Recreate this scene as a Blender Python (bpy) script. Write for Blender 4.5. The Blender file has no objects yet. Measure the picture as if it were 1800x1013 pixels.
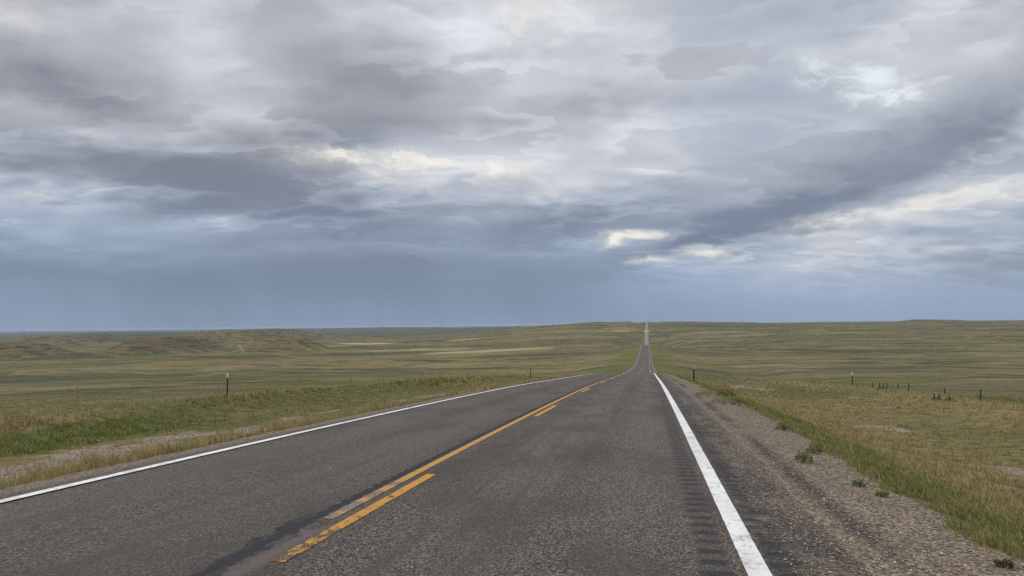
import bpy, math, random
import numpy as np
from mathutils import Matrix, Vector, Euler

rng = np.random.default_rng(7)
random.seed(7)
scene = bpy.context.scene
COL = scene.collection
R = math.radians

# ------------------------------------------------------------------ camera
CAM_PITCH, CAM_YAW, CAM_ROLL = 2.7202, 9.9586, 0.6366      # degrees: up, left of the road, horizon rising to the right
cd = bpy.data.cameras.new("camera")
cd.sensor_width = 36.0
cd.lens = 27.0
cd.clip_start = 0.05
cd.clip_end = 120000.0
cam = bpy.data.objects.new("camera", cd)
COL.objects.link(cam)
cam.matrix_world = (Matrix.Translation((0, 0, 1.52)) @ Matrix.Rotation(R(CAM_YAW), 4, 'Z')
                    @ Matrix.Rotation(R(90 + CAM_PITCH), 4, 'X') @ Matrix.Rotation(R(-CAM_ROLL), 4, 'Z'))
scene.camera = cam

vs = scene.view_settings
vs.view_transform = 'Standard'
vs.look = 'None'
vs.exposure = 0.0
vs.gamma = 1.0
vs.use_curve_mapping = False
scene.render.engine = 'CYCLES'
scene.cycles.max_bounces = 5
scene.cycles.diffuse_bounces = 3
scene.cycles.volume_bounces = 0
scene.cycles.use_denoising = False
scene.cycles.use_adaptive_sampling = True
scene.cycles.adaptive_threshold = 0.015

# ------------------------------------------------------------------ sun and sky
SUN_AZ, SUN_EL = -105.0, 40.0
sd = bpy.data.lights.new("sun", 'SUN')
sd.energy = 1.5
sd.angle = R(11)
sd.color = (1.0, 0.93, 0.82)
sun = bpy.data.objects.new("sun", sd)
COL.objects.link(sun)
sv = Vector((math.sin(R(SUN_AZ)) * math.cos(R(SUN_EL)), math.cos(R(SUN_AZ)) * math.cos(R(SUN_EL)), math.sin(R(SUN_EL))))
sun.rotation_euler = sv.to_track_quat('Z', 'Y').to_euler()
sun.location = sv * 200


class S:
    """a node socket with arithmetic"""
    def __init__(self, nt, sock):
        self.nt, self.s = nt, sock

    def _m(self, op, o=None, o2=None, clamp=False):
        n = self.nt.nodes.new('ShaderNodeMath')
        n.operation = op
        n.use_clamp = clamp
        put(self.nt, n.inputs[0], self)
        if o is not None: put(self.nt, n.inputs[1], o)
        if o2 is not None: put(self.nt, n.inputs[2], o2)
        return S(self.nt, n.outputs[0])

    def __add__(self, o): return self._m('ADD', o)
    __radd__ = __add__
    def __sub__(self, o): return self._m('SUBTRACT', o)
    def __rsub__(self, o): return (self * -1.0) + o
    def __mul__(self, o): return self._m('MULTIPLY', o)
    __rmul__ = __mul__
    def __truediv__(self, o): return self._m('DIVIDE', o)
    def mx(self, o): return self._m('MAXIMUM', o)
    def mn(self, o): return self._m('MINIMUM', o)
    def clamp(self): return self._m('ADD', 0.0, clamp=True)
    def madd(self, a, b): return self._m('MULTIPLY_ADD', a, b)
    def abs(self): return self._m('ABSOLUTE')
    def sin(self): return self._m('SINE')
    def pow(self, p): return self._m('POWER', p)

    def step(self, a, b, lo=0.0, hi=1.0, smooth=True):
        n = self.nt.nodes.new('ShaderNodeMapRange')
        n.interpolation_type = 'SMOOTHSTEP' if smooth else 'LINEAR'
        put(self.nt, n.inputs[0], self)
        for i, v in zip((1, 2, 3, 4), (a, b, lo, hi)): put(self.nt, n.inputs[i], v)
        return S(self.nt, n.outputs[0])


def put(nt, inp, v):
    if isinstance(v, S):
        nt.links.new(v.s, inp)
    elif isinstance(v, (tuple, list)) and len(inp.default_value) == 4 and len(v) == 3:
        inp.default_value = (*v, 1.0)
    else:
        inp.default_value = v


class NT:
    def __init__(self, nt):
        self.nt = nt
        nt.nodes.clear()

    def node(self, typ, out=0, props=None, **ins):
        n = self.nt.nodes.new(typ)
        for k, v in (props or {}).items(): setattr(n, k, v)
        for k, v in ins.items():
            put(self.nt, n.inputs[int(k[1:]) if k[0] == 'i' and k[1:].isdigit() else k.replace('_', ' ')], v)
        return S(self.nt, n.outputs[out])

    def noise(self, vec, scale, detail=5.0, rough=0.55, dist=0.0, out=0, lac=2.0, dim='3D'):
        return self.node('ShaderNodeTexNoise', out, {'noise_dimensions': dim}, Vector=vec, Scale=scale, Detail=detail, Roughness=rough, Distortion=dist, Lacunarity=lac)

    def xyz(self, v):
        n = self.nt.nodes.new('ShaderNodeSeparateXYZ')
        put(self.nt, n.inputs[0], v)
        return [S(self.nt, o) for o in n.outputs]

    def vec(self, x=0.0, y=0.0, z=0.0):
        return self.node('ShaderNodeCombineXYZ', 0, None, X=x, Y=y, Z=z)

    def vm(self, op, a, b):
        return self.node('ShaderNodeVectorMath', 0, {'operation': op}, i0=a, i1=b)

    def mix(self, f, a, b, blend='MIX'):
        n = self.nt.nodes.new('ShaderNodeMix')
        n.data_type = 'RGBA'
        n.blend_type = blend
        put(self.nt, n.inputs[0], f)
        put(self.nt, n.inputs[6], a)
        put(self.nt, n.inputs[7], b)
        return S(self.nt, n.outputs[2])

    def scale_col(self, c, f):
        n = self.nt.nodes.new('ShaderNodeVectorMath')
        n.operation = 'SCALE'
        put(self.nt, n.inputs[0], c)
        put(self.nt, n.inputs['Scale'], f)
        return S(self.nt, n.outputs[0])


# clouds: (azimuth, elevation, half width, half height, tilt, strength), in degrees of the sky
SOFT = [
    (-35.43, 10.60, 19.52, 3.82, -6, -0.05),
    (-15.83, 12.04, 12.73, 2.55, 0, 0.07),
    (14.42, 15.42, 8.49, 4.67, -10, 0.08),
    (-1.46, 6.01, 5.52, 1.70, 0, 0.06),
    (17.63, 7.25, 11.04, 2.12, 4, 0.06),
    (4.64, 4.79, 5.52, 1.53, 0, 0.05),
    (-40.20, 15.55, 9.76, 2.55, -8, -0.17),
    (-42.12, 17.32, 6.37, 2.12, -5, -0.05),
    (-32.93, 9.62, 17.83, 2.97, -10, -0.09),
    (-24.12, 8.19, 8.49, 1.70, -8, -0.05),
    (-40.14, 11.66, 8.49, 1.70, -4, -0.05),
    (-23.72, 13.65, 6.37, 1.61, 4, -0.09),
    (-29.63, 16.37, 7.22, 2.97, -30, 0.04),
    (-31.16, 19.19, 7.22, 2.55, -32, 0.08),
    (-39.19, 13.55, 8.06, 0.76, -4, 0.09),
    (-42.61, 9.81, 2.97, 1.27, -10, 0.07),
    (-7.14, 22.11, 8.06, 3.40, 0, 0.16),
    (-2.11, 16.49, 14.01, 5.09, 8, 0.06),
    (-14.05, 21.01, 8.49, 2.55, 0, 0.02),
    (-18.33, 17.42, 6.79, 2.12, 0, -0.04),
    (-8.55, 13.87, 10.19, 1.70, 6, 0.02),
    (8.05, 14.99, 5.09, 2.55, 0, -0.05),
    (8.61, 21.11, 6.79, 1.70, 0, -0.07),
    (-6.07, 7.80, 8.06, 1.70, 6, -0.11),
    (3.06, 6.08, 8.06, 1.36, 14, -0.11),
    (10.55, 8.73, 9.76, 1.78, 18, -0.13),
    (19.10, 11.35, 9.76, 2.55, 20, -0.13),
    (23.55, 12.69, 5.09, 2.97, 10, -0.08),
    (14.42, 15.42, 4.67, 2.55, 0, 0.06),
    (21.88, 17.26, 5.09, 2.12, 0, 0.03),
    (18.59, 15.92, 6.37, 2.55, 0, -0.02),
    (20.85, 6.08, 8.06, 1.19, 4, -0.09),
    (13.37, 4.25, 16.13, 2.12, 5, 0.17),
    (17.64, 7.44, 8.06, 1.10, 6, 0.1),
    (4.62, 3.97, 5.09, 0.85, 0, 0.04),
    (-25.70, 3.87, 18.68, 3.82, 0, -0.06),
    (-32.91, 6.91, 5.94, 2.12, 0, 0.03),
    (-38.10, 5.56, 8.49, 1.70, -5, 0.035),
    (-41.91, 3.96, 4.67, 1.27, 0, -0.02),
    (-7.85, 1.70, 11.04, 2.55, 0, -0.03),
    (16.12, 2.41, 17.83, 2.12, 0, 0.04),
    (-15.83, 11.42, 11.04, 1.70, 0, 0.06),
    (-4.75, 10.90, 6.79, 1.70, 0, 0.05),
    (-10.73, 9.76, 6.79, 1.27, 0, 0.03),
    (16.07, 0.89, 16.98, 2.55, 0, 0.02),
    (4.86, 14.28, 6.79, 1.27, 6, 0.04),
    (0.73, 12.13, 7.64, 0.85, 4, 0.04),
]
HARD = [
    (-32.55, 6.92, 2.97, 1.02, -5, 0.04),
    (-5.67, 5.90, 11.04, 0.76, 3, 0.02),
    (-3.02, 12.70, 14.01, 1.95, 6, 0.045),
    (10.69, 13.39, 4.67, 1.10, -8, 0.04),
]
GAPS = [
    (-22.50, 11.61, 3.82, 0.85, -12, 0.75, 1),
    (-14.98, 11.84, 7.22, 0.64, 0, 0.85, 1),
    (-9.86, 11.75, 3.40, 0.68, 5, 0.75, 1),
    (-23.39, 11.98, 1.44, 0.38, -48, 0.7, 1),
    (14.07, 15.54, 4.03, 1.44, -14, 1, 0),
    (11.92, 17.29, 3.40, 1.02, -22, 0.6, 0),
    (15.12, 14.89, 2.55, 0.76, 0, 0.9, 0),
    (21.73, 17.60, 2.55, 0.68, -4, 0.6, 2),
    (-1.45, 6.47, 2.29, 0.47, 4, 1, 1),
    (-2.92, 6.18, 1.02, 0.38, 30, 0.9, 1),
    (4.17, 5.10, 1.87, 0.42, 0, 0.9, 1),
    (0.58, 4.62, 1.61, 0.34, 0, 0.7, 1),
    (17.30, 7.46, 6.37, 0.51, 3, 0.85, 1),
    (20.60, 8.10, 2.72, 0.42, 3, 0.9, 1),
    (12.34, 6.26, 2.55, 0.59, 0, 0.5, 2),
    (19.20, 4.61, 1.70, 0.38, 0, 0.6, 2),
    (22.79, 8.52, 2.12, 0.51, 8, 0.6, 2),
    (-7.35, 22.57, 3.40, 1.95, 0, 0.5, 1),
    (-43.09, 19.81, 3.82, 1.44, 0, 0.3, 1),
]

WISPS = [
    (-33.03, 20.06, 3.82, 2.55, -40, 0.16),
    (-28.87, 18.32, 6.37, 2.97, -38, 0.17),
    (-35.82, 14.10, 3.82, 1.02, -8, 0.14),
    (-42.91, 9.78, 3.82, 1.27, -15, 0.2),
    (-0.76, 20.68, 2.55, 2.55, -40, 0.1),
    (-32.37, 7.01, 2.12, 0.68, -20, 0.12),
    (-42.06, 13.73, 5.09, 0.85, 0, 0.1),
    (11.89, 16.10, 6.79, 3.40, -20, 0.12),
    (-10.72, 11.42, 8.49, 2.12, 0, 0.14),
    (16.22, 5.46, 12.73, 2.55, 6, 0.1),
    (4.64, 4.79, 6.79, 1.27, 0, 0.1),
    (21.89, 17.77, 4.67, 1.70, 0, 0.12),
    (-0.51, 12.39, 10.19, 2.12, 4, 0.07),
    (-5.61, 10.09, 6.37, 1.27, 0, 0.06),
    (-11.91, 19.88, 12.73, 3.82, 0, 0.06),
    (-38.43, 5.55, 5.09, 1.27, -10, 0.07),
    (-43.50, 8.85, 3.82, 1.27, -10, 0.14),
]

SHELVES = [
    (12.37, 7.55, 17.83, 8.06, 17, -0.13),
    (-5.25, 5.98, 8.06, 3.82, 3, -0.11),
    (3.85, 5.23, 8.06, 2.12, 14, -0.06),
    (-27.28, 7.42, 16.13, 7.64, -5, -0.09),
    (-40.12, 10.22, 14.01, 4.24, -7, -0.035),
    (-38.88, 14.24, 10.19, 4.24, -4, -0.09),
    (-23.72, 12.53, 5.94, 2.72, 4, -0.07),
    (21.74, 4.82, 8.06, 2.55, 4, -0.09),
    (-41.59, 3.36, 6.37, 1.95, -2, -0.035),
    (21.66, 11.39, 9.34, 4.67, 18, -0.06),
    (-14.08, 17.51, 8.49, 2.55, 4, -0.03),
    (8.18, 5.07, 6.79, 1.02, 4, -0.03),
    (18.21, 4.40, 7.22, 1.10, 3, -0.03),
]

BLUE = [
    (8.63, 14.93, 6.37, 2.97, 6, 0.5),
    (8.21, 20.98, 8.06, 2.12, 0, 0.45),
    (17.78, 11.69, 5.09, 1.70, 15, 0.25),
    (-18.35, 13.43, 6.79, 1.10, 0, 0.2),
]


def build_world():
    w = bpy.data.worlds.new("World")
    scene.world = w
    w.use_nodes = True
    t = NT(w.node_tree)
    d = t.node('ShaderNodeTexCoord', 0)
    x, y, z = t.xyz(d)
    az = x._m('ARCTAN2', y) * 57.29578
    el = z._m('ARCSINE') * 57.29578
    zc = z.mx(0.0) + 0.20
    px, py = x / zc, y / zc                          # the clouds seen as a layer overhead, its far part rising as towers do
    p = t.vec(px, py, 0.0)
    pr = t.vec(px * 0.97 + py * 0.22, py * 0.97 - px * 0.22, 4.1)
    w3 = t.vm('SUBTRACT', t.noise(p, 1.1, 6.0, 0.55, 0.0, out=1, dim='2D'), (0.5, 0.5, 0.5))
    elw = el.step(0.3, 12.0, 0.10, 1.0, smooth=False)
    wx, wy, wz = t.xyz(w3)
    w4 = t.vm('SUBTRACT', t.noise(t.vm('MULTIPLY', d, (1.0, 1.0, 1.9)), 13.0, 6.0, 0.6, 0.0, out=1), (0.5, 0.5, 0.5))
    fx, fy, fz = t.xyz(w4)
    ax = az + wx * elw * 11.0
    ey = el + wy * elw * 5.0
    q = t.vec(ax + fx * elw * 4.0, ey + fy * elw * 2.2, 0.0)
    q2 = t.vec(az + wx * elw * 7.0 + fx * elw * 6.0, el + wy * elw * 3.0 + fy * elw * 3.4, 0.0)

    def blob(co, a, e, sa, se, rot, typ='QUADRATIC_SPHERE'):
        m = t.nt.nodes.new('ShaderNodeMapping')
        m.vector_type = 'TEXTURE'
        put(t.nt, m.inputs['Vector'], co)
        m.inputs['Location'].default_value = (a, e, 0)
        m.inputs['Rotation'].default_value = (0, 0, R(rot))
        m.inputs['Scale'].default_value = (sa, se, 1)
        g = t.nt.nodes.new('ShaderNodeTexGradient')
        g.gradient_type = typ
        t.nt.links.new(m.outputs[0], g.inputs[0])
        return S(t.nt, g.outputs[1])

    # base brightness by elevation
    L = el.step(0.0, 3.0, 0.325, 0.290, False)
    L = L + el.step(3.0, 10.0, 0.0, 0.170) + el.step(9.0, 19.0, 0.0, 0.105)
    rain = t.noise(t.vec(az * 0.11 + el * 0.03, el * 0.02, 0.0), 1.0, 4.0, 0.55, dim='2D')
    L = L + (rain - 0.5) * el.step(7.5, 2.5) * 0.10 + az.step(-12.0, 14.0) * el.step(6.0, 1.0) * 0.035
    for a, e, sa, se, rot, amp in SOFT:
        L = blob(q, a, e, sa * 1.7, se * 1.7, rot).madd(amp * 1.15, L)
    # texture of the cloud deck: overlapping sheets of billows, thin bright rims, darker bellies
    tex = (el + az.step(-8.0, 12.0, 0.0, 2.2)).step(2.2, 9.5, 0.03, 1.0)
    def billow(off, sc):
        n = t.nt.nodes.new('ShaderNodeTexVoronoi')
        n.voronoi_dimensions = '2D'
        n.feature = 'SMOOTH_F1'
        n.normalize = True
        put(t.nt, n.inputs['Vector'], t.vm('ADD', pw, off))
        for k, v in (('Scale', sc), ('Detail', 1.0), ('Roughness', 0.55), ('Lacunarity', 2.2), ('Smoothness', 0.6)): n.inputs[k].default_value = v
        return S(t.nt, n.outputs['Distance'])
    pw = t.vm('ADD', pr, t.scale_col(w4, 0.055))
    n2 = t.noise(t.vm('MULTIPLY', pr, (0.8, 1.25, 1.0)), 5.0, 6.0, 0.52, 0.15, dim='2D')
    n0 = t.noise(t.vm('MULTIPLY', pr, (0.70, 1.2, 1.0)), 1.25, 4.0, 0.48, 0.0, dim='2D')
    nm = t.noise(t.vm('ADD', t.vm('MULTIPLY', pr, (0.62, 1.25, 1.0)), (3.0, 8.0, 0.0)), 2.6, 4.0, 0.5, 0.2, dim='2D')
    puff = t.vm('ADD', t.vm('MULTIPLY', pw, (1.0, 0.95, 1.0)), (2.0, 5.0, 0.0))
    n3 = t.noise(puff, 9.0, 6.0, 0.55, 0.1, dim='2D')
    patchy = n0.step(0.42, 0.58, 0.1, 1.0)
    tt = (n0 - 0.5) * -0.26 + (nm - 0.5) * -0.20 + (n2 - 0.5) * 0.06 + (n3 - 0.5) * 0.06 * patchy
    for off, sc, sv, lo, soft, amt in (((0.0, 0.0, 0.0), 0.95, 5.0, 0.475, 0.022, 1.0), ((5.3, 2.1, 3.0), 1.7, 8.0, 0.50, 0.017, 0.95), ((9.7, 7.7, 1.0), 2.9, 12.0, 0.52, 0.013, 0.75)):
        dn = t.noise(t.vm('ADD', t.vm('MULTIPLY', pw, (0.68, 1.25, 1.0)), off), sc, 5.0, 0.47, 0.0, dim='2D')
        dd = dn + (0.42 - billow(off, sv)) * 0.17
        vis = t.noise(t.vm('ADD', pr, off), 1.5, 2.0, 0.5, dim='2D').step(0.40, 0.64, 0.0, 1.0)
        saw = dd.step(lo - soft, lo + soft) * dd.step(lo, lo + 0.22, 0.105, -0.085)
        tt = tt + saw * vis * (amt * 1.25)
    n1 = n0
    for a, e, sa, se, rot, amp in WISPS:
        b = blob(q, a, e, sa * 1.7, se * 1.7, rot)
        L = (b * (n2 * 0.7 + (0.5 - tt * 2.0) * -0.3 + 0.3).step(0.42, 0.70)).madd(amp, L)
    L = (tex * L.step(0.20, 0.42, 0.45, 1.0)).madd(tt, L)
    # darker masses with a defined edge
    nf = t.noise(t.vm('MULTIPLY', q2, (0.22, 0.42, 1.0)), 1.0, 8.0, 0.62, dim='2D')
    for a, e, sa, se, rot, amp in HARD:
        b = blob(q2, a, e, sa * 1.45, se * 1.45, rot, 'SPHERICAL') + (nf - 0.5) * 0.6
        L = b.step(0.05, 0.85).madd(amp, L)
    # shelves: flat dark bellies that end in a clear lower edge and fade upwards
    for a, e, sa, se, rot, amp in SHELVES:
        m = t.nt.nodes.new('ShaderNodeMapping')
        m.vector_type = 'TEXTURE'
        put(t.nt, m.inputs['Vector'], q2)
        m.inputs['Location'].default_value = (a, e, 0)
        m.inputs['Rotation'].default_value = (0, 0, R(rot))
        m.inputs['Scale'].default_value = (sa, se, 1)
        u, v, _ = t.xyz(S(t.nt, m.outputs[0]))
        v = v + (nf - 0.5) * 0.55
        f = v.step(-0.10, 0.10) * v.step(1.15, 0.0) * u.abs().step(1.0, 0.30)
        L = f.madd(amp * 0.62, L)
    L = (L + ((L - 0.23) * (L - 0.23) + 0.0016).pow(0.5) + 0.23) * 0.5 * el.step(9.0, 17.0, 1.0, 0.86)
    # colour: bluish low, neutral and faintly purple high
    tint = t.mix(el.step(2.0, 10.5), (0.775, 1.0, 1.39), (0.88, 1.0, 1.205))
    tint = t.mix(el.step(8.0, 16.0), tint, (0.975, 0.995, 1.09))
    tint = t.mix(az.step(-4.0, 14.0) * el.step(0.5, 4.0) * 0.55, tint, (0.91, 1.0, 1.16))
    tint = t.mix(L.step(0.42, 0.66), tint, (0.965, 1.0, 1.075))
    tint = t.mix(L.step(0.36, 0.24) * el.step(3.0, 7.0), tint, t.mix(el.step(6.5, 12.0), (0.82, 0.99, 1.38), (0.92, 0.985, 1.20)))
    c = t.scale_col(tint, L)
    # thinner places where blue-grey air shows through
    for a, e, sa, se, rot, amp in BLUE:
        b = blob(q2, a, e, sa * 1.5, se * 1.5, rot, 'SPHERICAL') + (nf - 0.5) * 0.5
        c = t.mix((b.step(0.10, 0.55) * amp).clamp(), c, (0.375, 0.445, 0.560))
    # the bright openings
    ng = t.noise(t.vm('MULTIPLY', q2, (0.26, 0.62, 1.0)), 1.0, 9.0, 0.64, 0.5, dim='2D')
    for a, e, sa, se, rot, amp, warm in GAPS:
        b = blob(q, a, e, sa * 2.1, se * 2.1, rot, 'SPHERICAL')
        m = (b + (ng - 0.5) * 1.6).step(0.02, 1.30) * b.step(0.0, 0.45) * n3.step(0.30, 0.60, 0.65, 1.0)
        hi = (0.92, 0.90, 0.84) if warm == 1 else (0.84, 0.90, 0.94) if warm == 0 else (0.70, 0.72, 0.76)
        c = t.mix((m * amp * 1.15).clamp(), c, t.mix(m.step(0.1, 0.7), tuple(v * 0.70 for v in hi), hi))
    # above the picture and behind the viewer the deck is brighter
    up = el.step(26.0, 50.0, 1.0, 2.0)
    back = az.abs().step(60.0, 130.0, 1.0, 1.5)
    c = t.scale_col(c, up.mx(back))
    sky = t.node('ShaderNodeTexSky', 0, {'sky_type': 'NISHITA', 'sun_disc': False, 'sun_elevation': R(SUN_EL), 'sun_rotation': R(SUN_AZ)})
    bg1 = t.node('ShaderNodeBackground', 0, None, Color=sky, Strength=0.08)
    bg2 = t.node('ShaderNodeBackground', 0, None, Color=c, Strength=1.0)
    ms = t.node('ShaderNodeMixShader', 0, None, i0=0.95, i1=bg1, i2=bg2)
    o = t.nt.nodes.new('ShaderNodeOutputWorld')
    put(t.nt, o.inputs[0], ms)
    w.cycles.sampling_method = 'MANUAL'
    w.cycles.sample_map_resolution = 512


build_world()

#T>> terrain functions
def _hash(ix, iy, seed):
    h = (ix.astype(np.int64) * 374761393 + iy.astype(np.int64) * 668265263 + seed * 974634777) & 0xffffffff
    h = ((h ^ (h >> 13)) * 1274126177) & 0xffffffff
    return (h ^ (h >> 16)) & 0xffffffff


def gnoise(x, y, seed=0):
    """gradient noise, about -1..1"""
    x0 = np.floor(x); y0 = np.floor(y)
    fx = x - x0; fy = y - y0
    u = fx * fx * fx * (fx * (fx * 6 - 15) + 10); v = fy * fy * fy * (fy * (fy * 6 - 15) + 10)
    def g(dx, dy):
        a = _hash(x0 + dx, y0 + dy, seed) * (2 * math.pi / 4294967296.0)
        return np.cos(a) * (fx - dx) + np.sin(a) * (fy - dy)
    n = (g(0, 0) * (1 - u) + g(1, 0) * u) * (1 - v) + (g(0, 1) * (1 - u) + g(1, 1) * u) * v
    return n * 1.5


def fbm(x, y, octs=4, seed=0, gain=0.5):
    s = 0.0; a = 1.0; tot = 0.0
    for i in range(octs):
        s = s + a * gnoise(x * 2 ** i + 17.3 * i, y * 2 ** i - 9.1 * i, seed + i)
        tot += a; a *= gain
    return s / tot


def sstep(x, a, b):
    t = np.clip((x - a) / (b - a), 0, 1)
    return t * t * (3 - 2 * t)


def hermite(x, xk, yk):
    xk = np.asarray(xk, float); yk = np.asarray(yk, float)
    d = np.diff(yk) / np.diff(xk)
    m = np.empty_like(yk)
    m[1:-1] = np.where(d[1:] * d[:-1] > 0, 2 * d[1:] * d[:-1] / (d[1:] + d[:-1] + 1e-12 * np.sign(d[1:] + d[:-1] + 1e-30)), 0.0)
    m[0] = d[0]; m[-1] = d[-1]
    x = np.clip(x, xk[0], xk[-1])
    i = np.clip(np.searchsorted(xk, x) - 1, 0, len(xk) - 2)
    h = xk[i + 1] - xk[i]; t = (x - xk[i]) / h
    return ((2 * t ** 3 - 3 * t ** 2 + 1) * yk[i] + (t ** 3 - 2 * t ** 2 + t) * h * m[i]
            + (-2 * t ** 3 + 3 * t ** 2) * yk[i + 1] + (t ** 3 - t ** 2) * h * m[i + 1])


YK = [-80, 0, 15, 35, 60, 106, 150, 205, 258, 323, 404, 510, 614, 760, 900, 1150, 1480, 1700, 2100, 2600, 3450, 4200, 6000, 45000]
ZK = [2.6, 0, -.55, -1.42, -2.72, -5.3, -8.55, -11.8, -14.7, -17.5, -20.3, -22.7, -23.2, -23.3, -23.8, -38, -49, -45, -19, -11, 6.0, -2, -30, -80]
def road_z(Y): return hermite(Y, YK, ZK)

OX = [-60, -40, -30, -22, -20, -18.6, -17.3, -16.2, -14.2, -11.8, -10.4, -9.2, -8.0, -7.1, -6.6, -3, .72, 1.4, 2.7, 3.6, 5.5, 8, 12, 16, 19.5, 24, 30, 45, 70]
OZ = [-3.6, -2.2, -1.35, -.62, -.42, -.36, -.58, -.85, -.92, -.80, -.66, -.42, -.16, -.04, 0, 0, 0, -.02, -.08, -.35, -.85, -1.15, -1.15, -1.1, -1.15, -2.0, -2.5, -3.2, -4.2]

GR = [0, 36, 100, 200, 320, 450, 700, 1000, 1500, 2000, 2600, 3450, 4500, 7000, 15000, 45000]
GLEFT = [0, -2.2, -7, -14, -19.5, -25, -32, -37, -43, -46, -49, -53, -58, -64, -70, -84]
GMID = [0, -2.2, -7.5, -14, -20, -24.5, -28, -30, -40, -24, -13, 4.5, -10, -42, -60, -84]
GRIGHT = [0, -2.2, -7, -13.5, -19, -24, -29, -31, -29, -24, -18, -10, -7, -11, -25, -84]
HILLS = [   # x, y, radius along x, radius along y, height
    (-908, 1350, 114, 170, 29.0),
    (-728, 1450, 101, 150, 22.0),
    (-1568, 2900, 366, 420, 46.0),
    (-1310, 3100, 224, 380, 14.0),
    (-2084, 2500, 265, 330, 30.0),
    (-1079, 1150, 88, 130, 24.0),
    (-870, 1050, 45, 90, 8.0),
    (-3827, 5200, 670, 700, 38.0),
    (-187, 3300, 171, 300, 5.0),
    (326, 4300, 144, 300, 10.0),
    (1864, 5500, 258, 400, 16.0),
    (-2141, 9000, 2056, 1500, 25.0),
    (-4577, 12000, 2474, 2000, 40.0),
]


def hill_sum(X, Y):
    s = np.zeros_like(X)
    wxx = fbm(X / 260, Y / 260, 4, 61); 
    for hx, hy, rx, ry, h in HILLS:
        e = np.sqrt(((X - hx) / rx) ** 2 + ((Y - hy) / ry) ** 2) * (1 + 0.28 * wxx)
        s = np.maximum(s, h * (1 - sstep(e, 0.32, 1.18)) ** 1.15)
    return s


def ground_z(X, Y):
    rz = road_z(Y)
    near = rz + hermite(X, OX, OZ)
    dx = np.abs(X + 3.0)
    nr = 1 - sstep(Y, 140, 320)
    bump = fbm(X / 2.1, Y / 3.3, 3, 3) * 0.06 + fbm(X / 9, Y / 14, 3, 5) * 0.12 + fbm(X / 0.62, Y / 0.7, 2, 9) * 0.035 * (1 - sstep(Y, 45, 80))
    near = near + bump * sstep(dx, 4.9, 7.5) * (0.3 + 0.7 * sstep(dx, 8, 16))
    # the open prairie
    rho = np.hypot(X + 3, Y * np.where(Y < 0, 1.0, 1.0))
    az = np.degrees(np.arctan2(X + 3, np.maximum(Y, 1e-3)))
    wl = 1 - sstep(az, -19.5, -3.0)
    wr = sstep(az, 2.0, 12.0)
    gl, gm, g2 = (hermite(rho, GR, k) for k in (GLEFT, GMID, GRIGHT))
    g2 = g2 - sstep(rho, 3000, 6000) * sstep(az, 12, 26) * 7
    G = gl * wl + g2 * wr + gm * (1 - wl - wr)
    amp = np.clip((rho - 50) / 500, 0, 1) * 3.4 + np.clip((rho - 700) / 2500, 0, 1) * 4.5 + np.clip((rho - 8000) / 12000, 0, 1) * 12
    nz = fbm(X / 310, Y / 310, 6, 11, 0.5) - 0.25 * np.abs(fbm(X / 140, Y / 140, 4, 23))
    nz2 = fbm(X / 2600, Y / 2600, 3, 31) * np.clip((rho - 5000) / 9000, 0, 1) * 22
    far = G + nz * amp + nz2 + hill_sum(X, Y)
    a = 24 * nr + 12 * (1 - nr); b = 105 * nr + 75 * (1 - nr)
    w = sstep(dx, a, b)
    side = near * nr + (rz - 0.012 * np.maximum(dx - 4.5, 0) ** 1.6 * sstep(dx, 4, 6) - 0.02) * (1 - nr)
    z = side * (1 - w) + far * w
    return z


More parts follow.
